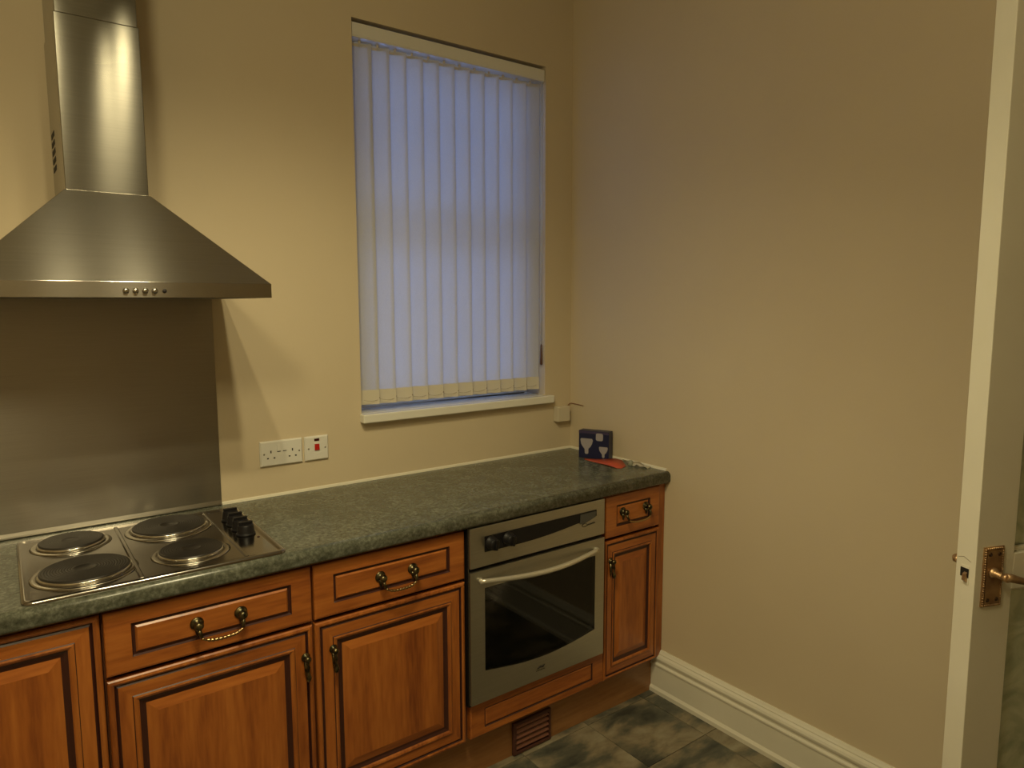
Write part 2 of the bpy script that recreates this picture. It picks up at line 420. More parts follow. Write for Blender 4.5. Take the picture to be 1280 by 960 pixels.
# ---------------------------------------------------------------- worktop
YW = -.592
def wt_poly(front):
    P = [(-.002, .8746), (-.30, .8746)]
    P += [(front+.010-.010*math.sin(math.radians(a)), .8846-.010*math.cos(math.radians(a))) for a in range(0, 91, 10)]
    P += [(front+.019-.019*math.cos(math.radians(a)), .901+.019*math.sin(math.radians(a))) for a in range(0, 91, 9)]
    return P + [(-.30, .920), (-.002, .920)]
m = MB(); m.prism(wt_poly(YW), 0, XL+.001, -.001, smooth=True)
wt = tag(put('worktop', m, M_top, loc=(-1.65, -.3, .8746)), 'green mottled laminate worktop with rounded front edge running to the right wall', 'worktop')
for p in wt.data.polygons:
    if p.area > .2: p.use_smooth = False

# ---------------------------------------------------------------- cabinets
YD = -.5717
def front(x0, x1, z0, z1, y, prof, th=.020):
    """nested rectangular loops. prof: (inset_x, inset_z, depth (+ = into cabinet), material of the ring that starts here)"""
    m = MB(); vs = []
    L = [(x0, x1, z0, z1, y+th)] + [(x0+a, x1-a, z0+b, z1-b, y+d) for a, b, d, _ in prof]
    for a, b, c, d, yy in L: vs += [(a, yy, c), (b, yy, c), (b, yy, d), (a, yy, d)]
    mats = [0] + [p[3] for p in prof]
    for i in range(len(L)-1):
        for k in range(4):
            mi = mats[i]
            if mi == 0 and k in (0, 2): mi = 1
            m.add([vs[i*4+k], vs[i*4+(k+1) % 4], vs[i*4+4+(k+1) % 4], vs[i*4+4+k]], [(0, 1, 2, 3)], mi)
    m.add(vs[-4:], [(0, 1, 2, 3)], mats[-1])
    m.add(vs[:4], [(3, 2, 1, 0)], 0)
    return m
W4 = [M_wood, M_woodh, M_glaze, M_ridge]
DOORP = [(0, 0, .005, 3), (.003, .003, .0015, 3), (.009, .009, 0, 3), (.0135, .0135, .0025, 2), (.0165, .0165, .007, 2), (.0215, .0215, .0035, 0), (.050, .050, .0030, 2),
         (.052, .052, .0005, 3), (.056, .056, -.0012, 3), (.061, .061, .0008, 3), (.0645, .0645, .005, 2), (.072, .072, .009, 2), (.079, .079, .009, 0), (.104, .104, .0025, 4)]
W5 = [M_wood, M_woodh, M_glaze, M_ridge, M_wood]
DOORP_SMALL = [(a*.78 if a > .02 else a*.9, b*.9, d, k) for a, b, d, k in DOORP]
def drawer_prof(ix, iz):
    return [(0, 0, .004, 0), (.002, .002, .0012, 0), (.006, .006, 0, 1), (ix, iz, 0, 2), (ix+.003, iz+.003, .005, 2), (ix+.0085, iz+.0085, .005, 3), (ix+.013, iz+.013, .0005, 1)]
def base_cab(x0, x1, label):
    t = thing('base_cabinet', label, 'cabinet', ((x0+x1)/2, -.30, .150), 0, 'oak base cabinets along the back wall')
    m = MB(); e = .0008
    m.box(x0+e, x0+.018, -.549, -.03, .150, .868); m.box(x1-.018, x1-e, -.549, -.03, .150, .868)
    m.box(x0+.018, x1-.018, -.549, -.03, .150, .168); m.box(x0+.018, x1-.018, -.045, -.03, .168, .868)
    m.box(x0+.018, x1-.018, -.549, -.45, .850, .868)
    put('carcass', m, M_carcass, t)
    return t
def drawer_handle(cx, cz, y, parent, w=.106):
    m = MB()
    for s in (-1, 1):
        x = cx+s*w/2
        m.lathe([(.0155, 0), (.0165, .0015), (.013, .004), (.0065, .007), (.0055, .016), (.010, .019), (.0115, .0235), (.008, .0285), (.0025, .031)], (x, y, cz), (0, -1, 0), 20)
        m.tube([(x, y-.003, cz-.008), (x, y-.0045, cz-.020), (x, y-.0035, cz-.032)], [.0085, .0055, .002], 10)
        m.tube([(x, y-.018, cz-.004), (x-s*.001, y-.026, cz-.016), (x-s*.004, y-.031, cz-.027)], [.0045, .005, .004], 10)
    pts, rr = [], []
    for k in range(41):
        u = k/40*2-1
        x = cx+u*(w/2-.004); z = cz-.029-.010*(1-abs(u)**3.5); yy = y-.031-.004*(1-u*u)
        pts.append((x, yy, z)); rr.append(.0032+(.0016*abs(math.sin(k*math.pi/4))) if abs(u) < .72 else .0032)
    m.tube(pts, rr, 10, 1)
    return put('handle', m, [M_bronze, M_bail], parent)
def drop_handle(cx, cz, y, parent):
    m = MB()
    m.lathe([(.011, 0), (.0125, .0015), (.009, .004), (.005, .007), (.0045, .014), (.0085, .017), (.0095, .021), (.006, .025), (.002, .027)], (cx, y, cz), (0, -1, 0), 18)
    m.lathe([(.0015, 0), (.004, -.004), (.003, -.010), (.0055, -.017), (.0035, -.024), (.0030, -.032), (.0065, -.041), (.0078, -.048), (.0055, -.056), (.0015, -.060)], (cx, y-.020, cz-.004), (0, 0, 1), 16)
    m.tube([(cx, y-.002, cz-.01), (cx, y-.003, cz-.045), (cx, y-.002, cz-.062)], [.006, .004, .0015], 8)
    return put('handle', m, [M_bronze], parent)
ZD0, ZD1, ZR0, ZR1 = .155, .697, .7085, .8635
g1, g2, g3, g4, g5 = -1.443, -1.9445, -2.4455, -2.9465, XL+.002
GP = .0035
# leftmost in frame: full-height door
c = base_cab(g3, g2, 'oak base cabinet at the left frame edge, with one tall door and no drawer')
d = put('door', front(g3+GP, g2-GP, ZD0, ZR1, YD, DOORP), W5, c); drop_handle(g3+.036, .72, YD, d)
def drawer_cab(x0, x1, label, hx):
    c = base_cab(x0, x1, label)
    dr = put('drawer', front(x0+GP, x1-GP, ZR0, ZR1, YD, drawer_prof(.056, .036)), [M_woodh, M_woodh, M_glaze, M_ridge], c)
    drawer_handle((x0+x1)/2+.006, .787, YD, dr)
    d = put('door', front(x0+GP, x1-GP, ZD0, ZD1, YD, DOORP), W5, c)
    drop_handle(hx, .613, YD, d); return c
drawer_cab(g2, g1, 'oak base cabinet below the hob, its door pull on the right, above it a drawer', g1-.027)
drawer_cab(g1, -.9445, 'oak base cabinet directly left of the oven, drawer over door', g1+.053)
c = base_cab(g4, g3, 'oak base cabinet beyond the left frame edge'); d = put('door', front(g4+GP, g3-GP, ZD0, ZR1, YD, DOORP), W5, c); drop_handle(g3-.036, .72, YD, d)
c = base_cab(g5, g4, 'narrow oak base cabinet against the left wall'); d = put('door', front(g5+GP, g4-GP, ZD0, ZR1, YD, DOORP), W5, c)
# narrow unit by the right wall
sx0, sx1 = -.331, -.036
c = base_cab(-.332, -.035, 'narrow oak cabinet between the oven and the right wall, small drawer over door')
dr = put('drawer', front(sx0, sx1, ZR0, .8665, YD, drawer_prof(.056, .038)), [M_woodh, M_woodh, M_glaze, M_ridge], c)
drawer_handle(-.181, .800, YD, dr, .125)
d = put('door', front(sx0, sx1, ZD0, ZD1, YD, DOORP_SMALL), W5, c); drop_handle(sx0+.027, .622, YD, d)
o = put('filler_strip', MB().box(-.0335, -.002, YD+.006, -.552, .155, .872), M_ridge, loc=(-.018, -.56, .155), bevel=.001)
tag(o, 'narrow dark wood filler strip between the last cabinet and right wall', 'filler strip')
# oven housing with wooden strip
h0, h1 = -.9437, -.3330
t = thing('oven_housing', 'oak housing unit around the oven with grooved panel below it', 'cabinet', ((h0+h1)/2, -.30, .150))
m = MB(); m.box(h0, h0+.016, -.549, -.03, .150, .868); m.box(h1-.016, h1, -.549, -.03, .150, .868); m.box(h0+.016, h1-.016, -.549, -.03, .150, .250)
m.box(h0+.016, h1-.016, -.045, -.03, .250, .868)
put('carcass', m, M_carcass, t)
pr = [(0, 0, .003, 0), (.004, .004, 0, 1), (.055, .025, 0, 2), (.058, .028, .003, 2), (.060, .030, .003, 3), (.064, .034, .0002, 1)]
put('lower_panel', front(h0+.012, h1-.001, .156, .2735, YD, pr), [M_woodh, M_woodh, M_glaze, M_woodh], t, bevel=0)
# plinth with vent grille
t = thing('plinth', 'brown wooden plinth board along the foot of the cabinets', 'plinth', (-1.6, -.53, 0))
put('board', MB().box(XL+.002, -.002, -.532, -.515, .0005, .149), M_plinth, t)
m = MB(); vx0, vx1, vz0, vz1 = -.735, -.566, .004, .122; vy = -.532
m.box(vx0, vx1, vy-.003, vy-.0002, vz0, vz1, 1)
m.box(vx0, vx0+.012, vy-.012, vy-.003, vz0, vz1); m.box(vx1-.010, vx1, vy-.012, vy-.003, vz0, vz1)
m.box(vx0+.012, vx1-.010, vy-.012, vy-.003, vz1-.010, vz1); m.box(vx0+.012, vx1-.010, vy-.012, vy-.003, vz0, vz0+.010)
gr = put('vent_grille', m, [mat('brown_grille_plastic', (.085, .030, .022), .45), M_dark], t, bevel=.001)
tag(gr, 'dark brown louvred vent grille')
for k in range(5):
    z = vz0+.017+k*.0195
    mm = MB(); mm.prism([(vy-.011, z), (vy-.0035, z+.011), (vy-.0035, z+.0135), (vy-.013, z+.0035)], 0, vx0+.012, vx1-.010)
    put('slat', mm, mat('brown_grille_slat', (.15, .055, .033), .4) if k == 0 else bpy.data.materials['brown_grille_slat'], gr)

# ---------------------------------------------------------------- oven
ox0, ox1, oz0, oz1, oy = -.9392, -.3535, .2828, .8717, -.5889
ov = thing('built_in_oven', 'stainless steel built-in single oven with black glass door below the worktop', 'oven', ((ox0+ox1)/2, -.3, oz0))
# cavity body: open box
m = MB(); bx, bX = ox0+.022, ox1-.022
m.box(bx, bX, -.56, -.06, oz0+.004, oz0+.03); m.box(bx, bX, -.56, -.06, oz1-.12, oz1-.012)
m.box(bx, bx+.03, -.56, -.06, oz0+.03, oz1-.12); m.box(bX-.03, bX, -.56, -.06, oz0+.03, oz1-.12); m.box(bx+.03, bX-.03, -.09, -.06, oz0+.03, oz1-.12)
put('oven_body', m, mat('dark_enamel', (.035, .033, .036), .35), ov)
put('black_frame', MB().box(ox0-.0042, ox1+.001, -.580, -.562, oz0-.006, oz0-.0005).box(ox0-.0042, ox0-.0005, -.580, -.562, oz0-.0005, oz1).box(ox0-.0005, ox0+.018, -.5727, -.562, oz0, oz1).box(ox1-.018, ox1+.001, -.5725, -.562, oz0, oz1).box(ox0+.018, ox1-.018, -.5725, -.562, oz1-.15, oz1+.0015), M_black, ov)
put('side_trim', MB().box(ox0-.0028, ox0-.0016, -.5815, -.5801, oz0, oz1), M_chrome, ov)
# control panel
cz0 = .7405
m = MB(); m.box(ox0, ox1, oy, -.5728, cz0, oz1)
cp = put('control_panel', m, M_oven, ov, bevel=.002)
# black fascia with curved lower edge
n = 28; px0, px1 = -.884, -.396
top = [(px0, .8385), (px1, .8385)]; bot = []
for k in range(n+1):
    u = k/n; x = px1+(px0-px1)*u
    z = .8165 - .033*math.sin(min(1, (u)/.75)*math.pi/2) + .004*u
    bot.append((x, z))
m = MB(); m.prism([(px0, .8385)] + bot[::-1] + [(px1, .8385)], 1, oy-.0022, oy-.0001)
fa = put('black_fascia', m, M_black, cp)
dsp = MB(); dsp.prism([(-.475, .834), (-.477, .800), (-.462, .7985), (-.435, .804), (-.402, .814), (-.400, .834)], 1, oy-.0034, oy-.0023)
put('display_window', dsp, mat('grey_display', (.07, .07, .065), .15), cp)
for kx, kz in ((-.860, .813), (-.792, .813)):
    m = MB(); m.lathe([(.024, 0), (.024, .004), (.0205, .006), (.0185, .024), (.0165, .027), (.001, .0275)], (kx, oy-.0023, kz), (0, -1, 0), 26)
    m.box(kx-.0035, kx+.0035, oy-.036, oy-.027, kz-.016, kz+.016)
    put('control_knob', m, M_black, cp)
# script badge
m = MB()
pts = [(-.452+.012*math.cos(t)*1.0, .792+.006*math.sin(t)) for t in [math.radians(a) for a in range(40, 330, 18)]]
m.tube([(a, oy-.0006, b) for a, b in pts], .0011, 6)
m.tube([(-.442+k*.0012, oy-.0006, .7900+.0028*math.sin(k*1.15)+k*.00010) for k in range(34)], .0010, 5)
put('script_badge', m, M_dark, cp)
# door: frame with arc-bottom window, built as strips
dz1 = .728
dr = None
gx0, gx1, gzt = -.884, -.398, .668
def gbot(u): return .3885 - .026*math.sin(math.pi*u)
m = MB(); y0 = oy; y1 = -.5728
m.box(ox0, gx0, y0, y1, oz0, dz1); m.box(gx1, ox1, y0, y1, oz0, dz1); m.box(gx0, gx1, y0, y1, gzt, dz1)
n = 24
poly = [(gx0, oz0), (gx1, oz0)] + [(gx1+(gx0-gx1)*k/n, gbot(k/n)) for k in range(n+1)]
m.prism(poly, 1, y0, y1)
dr = put('oven_door', m, M_oven, ov)
poly = [(gx0, gzt), (gx1, gzt)] + [(gx1+(gx0-gx1)*k/n, gbot(k/n)) for k in range(n+1)]
m = MB(); m.prism(poly, 1, y0+.0015, y0+.0045)
put('glass_window', m, M_ovenglass, dr)
m = MB(); N = 24; vs = []
pts = []; rr = []
for k in range(N+1):
    u = k/N; b = math.sin(math.pi*u)
    pts.append((-.908+u*(.515), oy-.010-.034*b, .698-.006*u-.010*b)); rr.append(.0075+.0015*b)
m.tube(pts, rr, 12)
m.tube([(-.902, oy+.001, .698), (-.902, oy-.014, .698)], .0085, 12); m.tube([(-.399, oy+.001, .692), (-.399, oy-.014, .692)], .0085, 12)
put('door_handle', m, M_handle, dr)
m = MB()
m.tube([(-.668, oy-.0008, .322), (-.655, oy-.0008, .328), (-.642, oy-.0008, .326), (-.634, oy-.0008, .331)], [.0012, .0030, .0030, .0010], 6)
m.tube([(-.672, oy-.0008, .3165), (-.633, oy-.0008, .3165)], .0009, 5)
put('badge', m, M_dark, dr)
# tray and shelf inside
m = MB(); tx0, tx1 = bx+.034, bX-.034; tz = .505
m.box(tx0, tx1, -.50, -.12, tz, tz+.004)
m.box(tx0, tx1, -.504, -.498, tz, tz+.022); m.box(tx0, tx1, -.12, -.114, tz, tz+.022)
m.box(tx0, tx0+.006, -.50, -.12, tz, tz+.022); m.box(tx1-.006, tx1, -.50, -.12, tz, tz+.022)
put('oven_tray', m, mat('grey_enamel_tray', (.30, .30, .27), .35, .3), ov)
m = MB(); 
for k in range(16):
    x = tx0+.008+k*(tx1-tx0-.016)/15
    m.tube([(x, -.50, .575), (x, -.12, .575)], .0016, 6)
for yy in (-.50, -.12): m.tube([(tx0, yy, .575), (tx1, yy, .575)], .0030, 6)
put('wire_shelf', m, M_chrome, ov)

# ---------------------------------------------------------------- hob (local frame, turned very slightly)
ZT = .920
hb = thing('electric_hob', 'stainless steel hob with four sealed plates and black knobs set in the worktop', 'hob', (-1.796, -.322, ZT), math.radians(-1.0))
HX0, HX1, HY0, HY1 = -.291, .291, -.252, .252
def rrect(x0, x1, y0, y1, r, n=6):
    p = []
    for cx, cy, a in ((x1-r, y0+r, -90), (x1-r, y1-r, 0), (x0+r, y1-r, 90), (x0+r, y0+r, 180)):
        p += [(cx+r*math.cos(math.radians(a+90*k/n)), cy+r*math.sin(math.radians(a+90*k/n))) for k in range(n+1)]
    return p
def stack(m, outlines, mi=0):
    n = len(outlines[0][0]); vs = []
    for poly, z in outlines: vs += [(x, y, z) for x, y in poly]
    m.add(vs, [(i*n+k, i*n+(k+1) % n, (i+1)*n+(k+1) % n, (i+1)*n+k) for i in range(len(outlines)-1) for k in range(n)], mi, True)
    m.add(vs[-n:], [tuple(range(n))], mi)
m = MB(); R = .022
def rr_(i, r=None): return rrect(HX0+i, HX1-i, HY0+i, HY1-i, r if r is not None else max(.006, R-i))
stack(m, [(rr_(0), .0002), (rr_(0), .003), (rr_(.002), .0065), (rr_(.006), .0085), (rr_(.012), .0085), (rr_(.017), .0055), (rr_(.020, .01), .005)])
plate = put('hob_plate', m, M_hob, hb, local=True)
dv1, dv2 = -.052, .192
for x in (dv1, dv2):
    mm = MB(); mm.prism([(x-.006, .005), (x-.003, .0085), (x+.003, .0085), (x+.006, .005)], 1, HY0+.016, HY1-.016)
    put('raised_rib', mm, M_hob, hb, local=True)
M_well = steel('pressed_well_steel', (.46, .43, .38), rough=.24, scale=(3, 3, 3), bs=.03)
for (cx, cy, r) in ((-.168, .150, .0765), (-.158, -.108, .096), (.074, .140, .096), (.082, -.112, .0765)):
    mm = MB()
    mm.lathe([(r+.020, .0051), (r+.015, .0075), (r+.009, .0085), (r+.005, .008), (r+.003, .006)], (cx, cy, 0), n=48)
    ring = put('trim_ring', mm, M_well, hb, local=True)
    mm = MB()
    mm.lathe([(r+.0035, .0055), (r+.0035, .0135), (r+.001, .0150), (r-.002, .0145)], (cx, cy, 0), n=48)
    put('chrome_collar', mm, M_chrome, ring, local=True)
    mm = MB()
    pr = [(r+.0005, .0060), (r+.0005, .0165), (r-.003, .0185)]
    rad = r-.006
    while rad > .028:
        pr += [(rad, .0185), (rad-.0008, .0180), (rad-.0016, .0185)]; rad -= .006
    pr += [(.022, .0185), (.020, .0172), (.0001, .0172)]
    mm.lathe(pr, (cx, cy, 0), n=48)
    put('hotplate', mm, M_ring, hb, local=True)
for k in range(4):
    mm = MB(); kx, ky = .240, .118-.0545*k
    mm.lathe([(.0265, .0052), (.0265, .009), (.0235, .011), (.0215, .031), (.0195, .034), (.0001, .0345)], (kx, ky, 0), n=26)
    mm.box(kx-.019, kx+.019, ky-.005, ky+.005, .033, .042)
    put('control_knob', mm, M_black, hb, local=True, bevel=.0008)
mm = MB(); mm.lathe([(.0035, .005), (.0035, .0065), (.0005, .0068)], (.262, -.090, 0), n=12)
put('pilot_light', mm, M_neon, hb, local=True)

# ---------------------------------------------------------------- splashback and hood
sp = MB(); sp.box(-2.142, -1.5255, -.0035, -.0005, .936, 1.5895)
sp.prism([(-.0035, .936), (-.0005, .936), (-.0005, .9225), (-.0105, .9225), (-.0105, .9245), (-.006, .9265)], 0, -2.142, -1.5255)
tag(put('splashback', sp, M_splash, loc=(-1.83, 0, .9215)), 'brushed stainless steel splashback sheet between hob and hood', 'splashback')
hd = thing('cooker_hood', 'brushed stainless steel chimney cooker hood over the hob', 'cooker hood', (-1.83, 0, 1.59))
hx0, hx1, hy, hz0, hz1 = -2.162, -1.499, -.500, 1.5905, 1.6265
m = MB()
m.box(hx0, hx1, hy, hy+.004, hz0, hz1); m.box(hx0, hx0+.004, hy+.004, -.001, hz0, hz1); m.box(hx1-.004, hx1, hy+.004, -.001, hz0, hz1); m.box(hx0+.004, hx1-.004, -.005, -.001, hz0, hz1)
m.box(hx0+.004, hx1-.004, hy+.004, -.005, hz0+.004, hz0+.007)
lip = put('control_lip', m, M_hood, hd)
cx0, cx1, cy, cz = -1.927, -1.7405, -.285, 1.857
m = MB()
vs = [(hx0, hy, hz1), (hx1, hy, hz1), (hx1, -.001, hz1), (hx0, -.001, hz1), (cx0-.004, cy-.004, cz), (cx1+.004, cy-.004, cz), (cx1+.004, -.001, cz), (cx0-.004, -.001, cz)]
m.add(vs, [(0, 1, 5, 4), (1, 2, 6, 5), (2, 3, 7, 6), (3, 0, 4, 7), (4, 5, 6, 7), (3, 2, 1, 0)])
put('canopy', m, M_hood, hd, bevel=.0012, ang=15)
M_chim = steel('chimney_steel', (.20, .19, .165), rough=.17, scale=(1, 1, 90), aniso=.97, tan=(0, 0, 1), bs=.03)
m = MB(); m.box(cx0, cx1, cy, -.001, cz, 2.278)
lower = put('lower_chimney', m, M_chim, hd, bevel=.0015)
put('upper_chimney', MB().box(cx0+.003, cx1-.003, cy+.003, -.001, 2.2781, CEIL-.001), M_chim, hd, bevel=.0015)
m = MB()
for k in range(5):
    z = 1.932+k*.022; m.box(cx0-.0006, cx0+.001, -.105, -.028, z, z+.013)
put('vent_slots', m, M_dark, lower)
put('grease_filter', MB().box(hx0+.03, hx1-.03, hy+.04, -.04, hz0-.001, hz0+.0035), M_filter, hd)
for k in range(4):
    x = -1.840+k*.0205
    mm = MB(); mm.lathe([(.0068, 0), (.0068, .002), (.0052, .0025), (.0052, .007), (.004, .008), (.0001, .008)], (x, hy, 1.606), (0, -1, 0), 18)
    put('push_button', mm, M_chrome, lip)
put('indicator_lamp', MB().lathe([(.0050, 0), (.0045, .002), (.0001, .0022)], (-1.757, hy, 1.606), (0, -1, 0), 16), M_dark, lip)

# ---------------------------------------------------------------- sockets, switch, corner box
def plate(m, x0, x1, z0, z1, d):
    e = .004
    m.add([(x0, -.0005, z0), (x1, -.0005, z0), (x1, -.0005, z1), (x0, -.0005, z1), (x0, -d*.55, z0), (x1, -d*.55, z0), (x1, -d*.55, z1), (x0, -d*.55, z1),
           (x0+e, -d, z0+e), (x1-e, -d, z0+e), (x1-e, -d, z1-e), (x0+e, -d, z1-e)],
          [(0, 1, 5, 4), (1, 2, 6, 5), (2, 3, 7, 6), (3, 0, 4, 7), (4, 5, 9, 8), (5, 6, 10, 9), (6, 7, 11, 10), (7, 4, 8, 11), (8, 9, 10, 11), (3, 2, 1, 0)])
kx, kz = -1.397, 1.0265; d = .0105
so = thing('double_socket', 'white double plug socket on the wall, nearest the hood', 'socket', (kx+.073, 0, kz))
m = MB(); plate(m, kx, kx+.146, kz, kz+.086, d); put('face_plate', m, M_plastic, so)
for cx in (kx+.036, kx+.110):
    m = MB(); yb, yf = -d-.0004, -d+.0015
    m.box(cx-.002, cx+.002, yb, yf, kz+.045, kz+.054)
    m.box(cx-.014, cx-.008, yb, yf, kz+.0255, kz+.030); m.box(cx+.008, cx+.014, yb, yf, kz+.0255, kz+.030)
    put('pin_holes', m, M_dark, so)
for cx in (kx+.063, kx+.083):
    m = MB(); m.prism([(-d+.001, kz+.050), (-d-.003, kz+.0505), (-d-.0012, kz+.073), (-d+.001, kz+.073)], 0, cx-.0055, cx+.0055)
    rk = put('rocker_switch', m, M_plastic, so)
    put('switch_gap', MB().box(cx-.006, cx+.006, -d-.0004, -d+.001, kz+.047, kz+.0495), M_dark, rk)
for cx in (kx+.0125, kx+.1335):
    put('screw', MB().lathe([(.003, 0), (.003, .0006), (.0001, .0008)], (cx, -d, kz+.043), (0, -1, 0), 12), M_screw, so)
kx = -1.2425
sw = thing('cooker_switch', 'white cooker isolator switch plate with red rocker, right of the double socket', 'switch', (kx+.043, 0, kz))
m = MB(); plate(m, kx, kx+.086, kz, kz+.086, d); put('face_plate', m, M_plastic, sw)
m = MB(); m.box(kx+.033, kx+.053, -d-.0006, -d+.001, kz+.034, kz+.060); put('rocker_surround', m, M_plastic, sw)
m = MB(); m.prism([(-d, kz+.036), (-d-.004, kz+.0365), (-d-.0015, kz+.058), (-d, kz+.058)], 0, kx+.0345, kx+.0515); put('rocker', m, M_red, sw)
put('neon_window', MB().box(kx+.034, kx+.052, -d-.0010, -d+.001, kz+.0685, kz+.0775), M_neon, sw)
for cx in (kx+.0125, kx+.0735):
    put('screw', MB().lathe([(.003, 0), (.003, .0006), (.0001, .0008)], (cx, -d, kz+.043), (0, -1, 0), 12), M_screw, sw)
jb = thing('junction_box', 'small cream surface box on the wall by the corner, right of the window sill', 'junction box', (-.066, 0, 1.05))
m = MB(); m.box(-.100, -.030, -.034, -.0005, 1.051, 1.118); put('box', m, M_plastic_old, jb, bevel=.003)
m = MB(); m.tube([(-.032, -.012, 1.108), (-.020, -.008, 1.118), (-.010, -.006, 1.124), (-.0035, -.010, 1.126), (-.003, -.05, 1.125), (-.003, -.09, 1.122)], .0018, 6)
put('cable', m, mat('brown_cable', (.25, .11, .06), .5), jb)

# ---------------------------------------------------------------- things on the worktop
ang = math.atan2(-.127, .058)
bxr = thing('light_bulb_carton', 'small navy blue carton printed with pale reflector bulbs in the worktop corner', 'box', (-.1085, -.178, ZT+.0004), ang)
W, H, D = .136, .118, .044
M_navy = mat('navy_card', (.012, .014, .055), .4); M_print = mat('pale_print', (.34, .31, .33), .5)
m = MB(); m.box(0, W, 0, D, 0, H); put('carton', m, M_navy, bxr, local=True, bevel=.0012)
def decal(m, poly): m.prism(poly, 1, -.0006, -.0001)
m = MB()
def bulb(cx, cz, s):
    decal(m, [(cx+a*s, cz+b*s) for a, b in ((-.030, .030), (-.026, .036), (.026, .036), (.030, .028), (.026, .012), (.018, -.002), (.009, -.010), (.009, -.030), (.004, -.034), (-.004, -.034), (-.008, -.030), (-.009, -.012), (-.018, -.002), (-.026, .010))])
bulb(.036, .050, .95); bulb(.112, .030, .66)
decal(m, rrect(.078, .110, .078, .110, .008))
put('printed_bulbs', m, M_print, bxr, local=True)
put('top_band', MB().box(.0, W, -.0005, -.0001, H-.012, H-.002), mat('purple_band', (.05, .035, .09), .5), bxr, local=True)
def ribbon(rows, th=.0008, mi=0):
    """rows: list of (left point, right point)"""
    m = MB(); vs = []
    for a, b in rows: vs += [a, b]
    for a, b in rows: vs += [(a[0], a[1], a[2]+th), (b[0], b[1], b[2]+th)]
    n = len(rows); k = 2*n; fs = []
    for i in range(n-1):
        a = 2*i; fs += [(a, a+1, a+3, a+2), (k+a, k+a+2, k+a+3, k+a+1), (a, a+2, k+a+2, k+a), (a+1, k+a+1, k+a+3, a+3)]
    fs += [(0, k, k+1, 1), (2*n-2, 2*n-1, k+2*n-1, k+2*n-2)]
    m.add(vs, fs, mi, True); return m
z = ZT+.0005
rows = [((-.122, -.232, z), (-.112, -.215, z+.001)), ((-.124, -.285, z), (-.098, -.262, z+.005)), ((-.128, -.338, z+.002), (-.070, -.312, z+.010)),
        ((-.132, -.372, z+.004), (-.056, -.345, z+.016)), ((-.132, -.405, z+.003), (-.052, -.378, z+.014)), ((-.130, -.428, z+.0005), (-.062, -.402, z+.006)), ((-.118, -.440, z), (-.075, -.424, z+.001))]
o = put('leaflet', ribbon(rows), mat('red_orange_paper', (.46, .075, .035), .4), loc=(-.09, -.33, ZT))
tag(o, 'creased red-orange leaflet lying in front of the navy carton', 'leaflet')
M_clear = mat('cloudy_plastic', (.50, .46, .36), .2, 0, Transmission_Weight=.1, IOR=1.3)
rows = [((-.048, -.446, z+.001), (-.012, -.340, z+.006)), ((-.046, -.456, z+.010), (-.010, -.390, z+.004)), ((-.040, -.470, z+.003), (-.011, -.438, z+.011)), ((-.047, -.490, z+.007), (-.013, -.470, z+.002)), ((-.034, -.505, z), (-.012, -.500, z+.003))]
# keep the wrapper clear of the leaflet
rows = [((-.052+.004*i, a[1], a[2]), b) for i, (a, b) in enumerate(rows)]
o = put('plastic_wrapper', ribbon(rows), M_clear, loc=(-.03, -.40, ZT))
tag(o, 'crumpled cloudy plastic wrapper against the right wall', 'wrapper')
o = put('bottle_cap', MB().lathe([(.0095, 0), (.010, .002), (.0092, .018), (.007, .020), (.0001, .020)], (-.046, -.421, ZT+.0003), n=20), mat('grey_green_cap', (.25, .26, .20), .4), loc=(-.046, -.421, ZT))
tag(o, 'tiny grey-green plastic cap beside the wrapper near the right wall', 'cap')

# ---------------------------------------------------------------- open glazed door
PH = math.radians(21.5)
dl = thing('door_1', 'open white glazed door with brass lever at the right frame edge', 'door', (-.643, -1.877, 0), -PH, None, S)
DW, DT, DH, ST = .655, .042, 2.155, .093
m = MB(); zb = .008
m.box(0, ST, 0, DT, zb, DH); m.box(DW-ST, DW, 0, DT, zb, DH)
put('stile', m, M_white, dl, local=True, bevel=.0015)
m = MB(); m.box(ST, DW-ST, 0, DT, zb, .22); m.box(ST, DW-ST, 0, DT, 1.022, 1.094); m.box(ST, DW-ST, 0, DT, DH-.11, DH)
put('rail', m, M_white, dl, local=True, bevel=.0015)
for a, b in ((.22, 1.022), (1.094, DH-.11)):
    put('pane', MB().box(ST, DW-ST, DT/2-.002, DT/2+.002, a, b), M_obscure, dl, local=True)
    mm = MB(); e = .009
    for y0, y1 in ((.010, DT/2-.0025), (DT/2+.0025, DT-.010)):
        mm.box(ST, ST+e, y0, y1, a, b); mm.box(DW-ST-e, DW-ST, y0, y1, a, b); mm.box(ST+e, DW-ST-e, y0, y1, a, a+e); mm.box(ST+e, DW-ST-e, y0, y1, b-e, b)
    put('glazing_bead', mm, M_white, dl, local=True, bevel=.002)
pz0, pz1, px0, px1, lz = .995, 1.113, .016, .064, 1.062
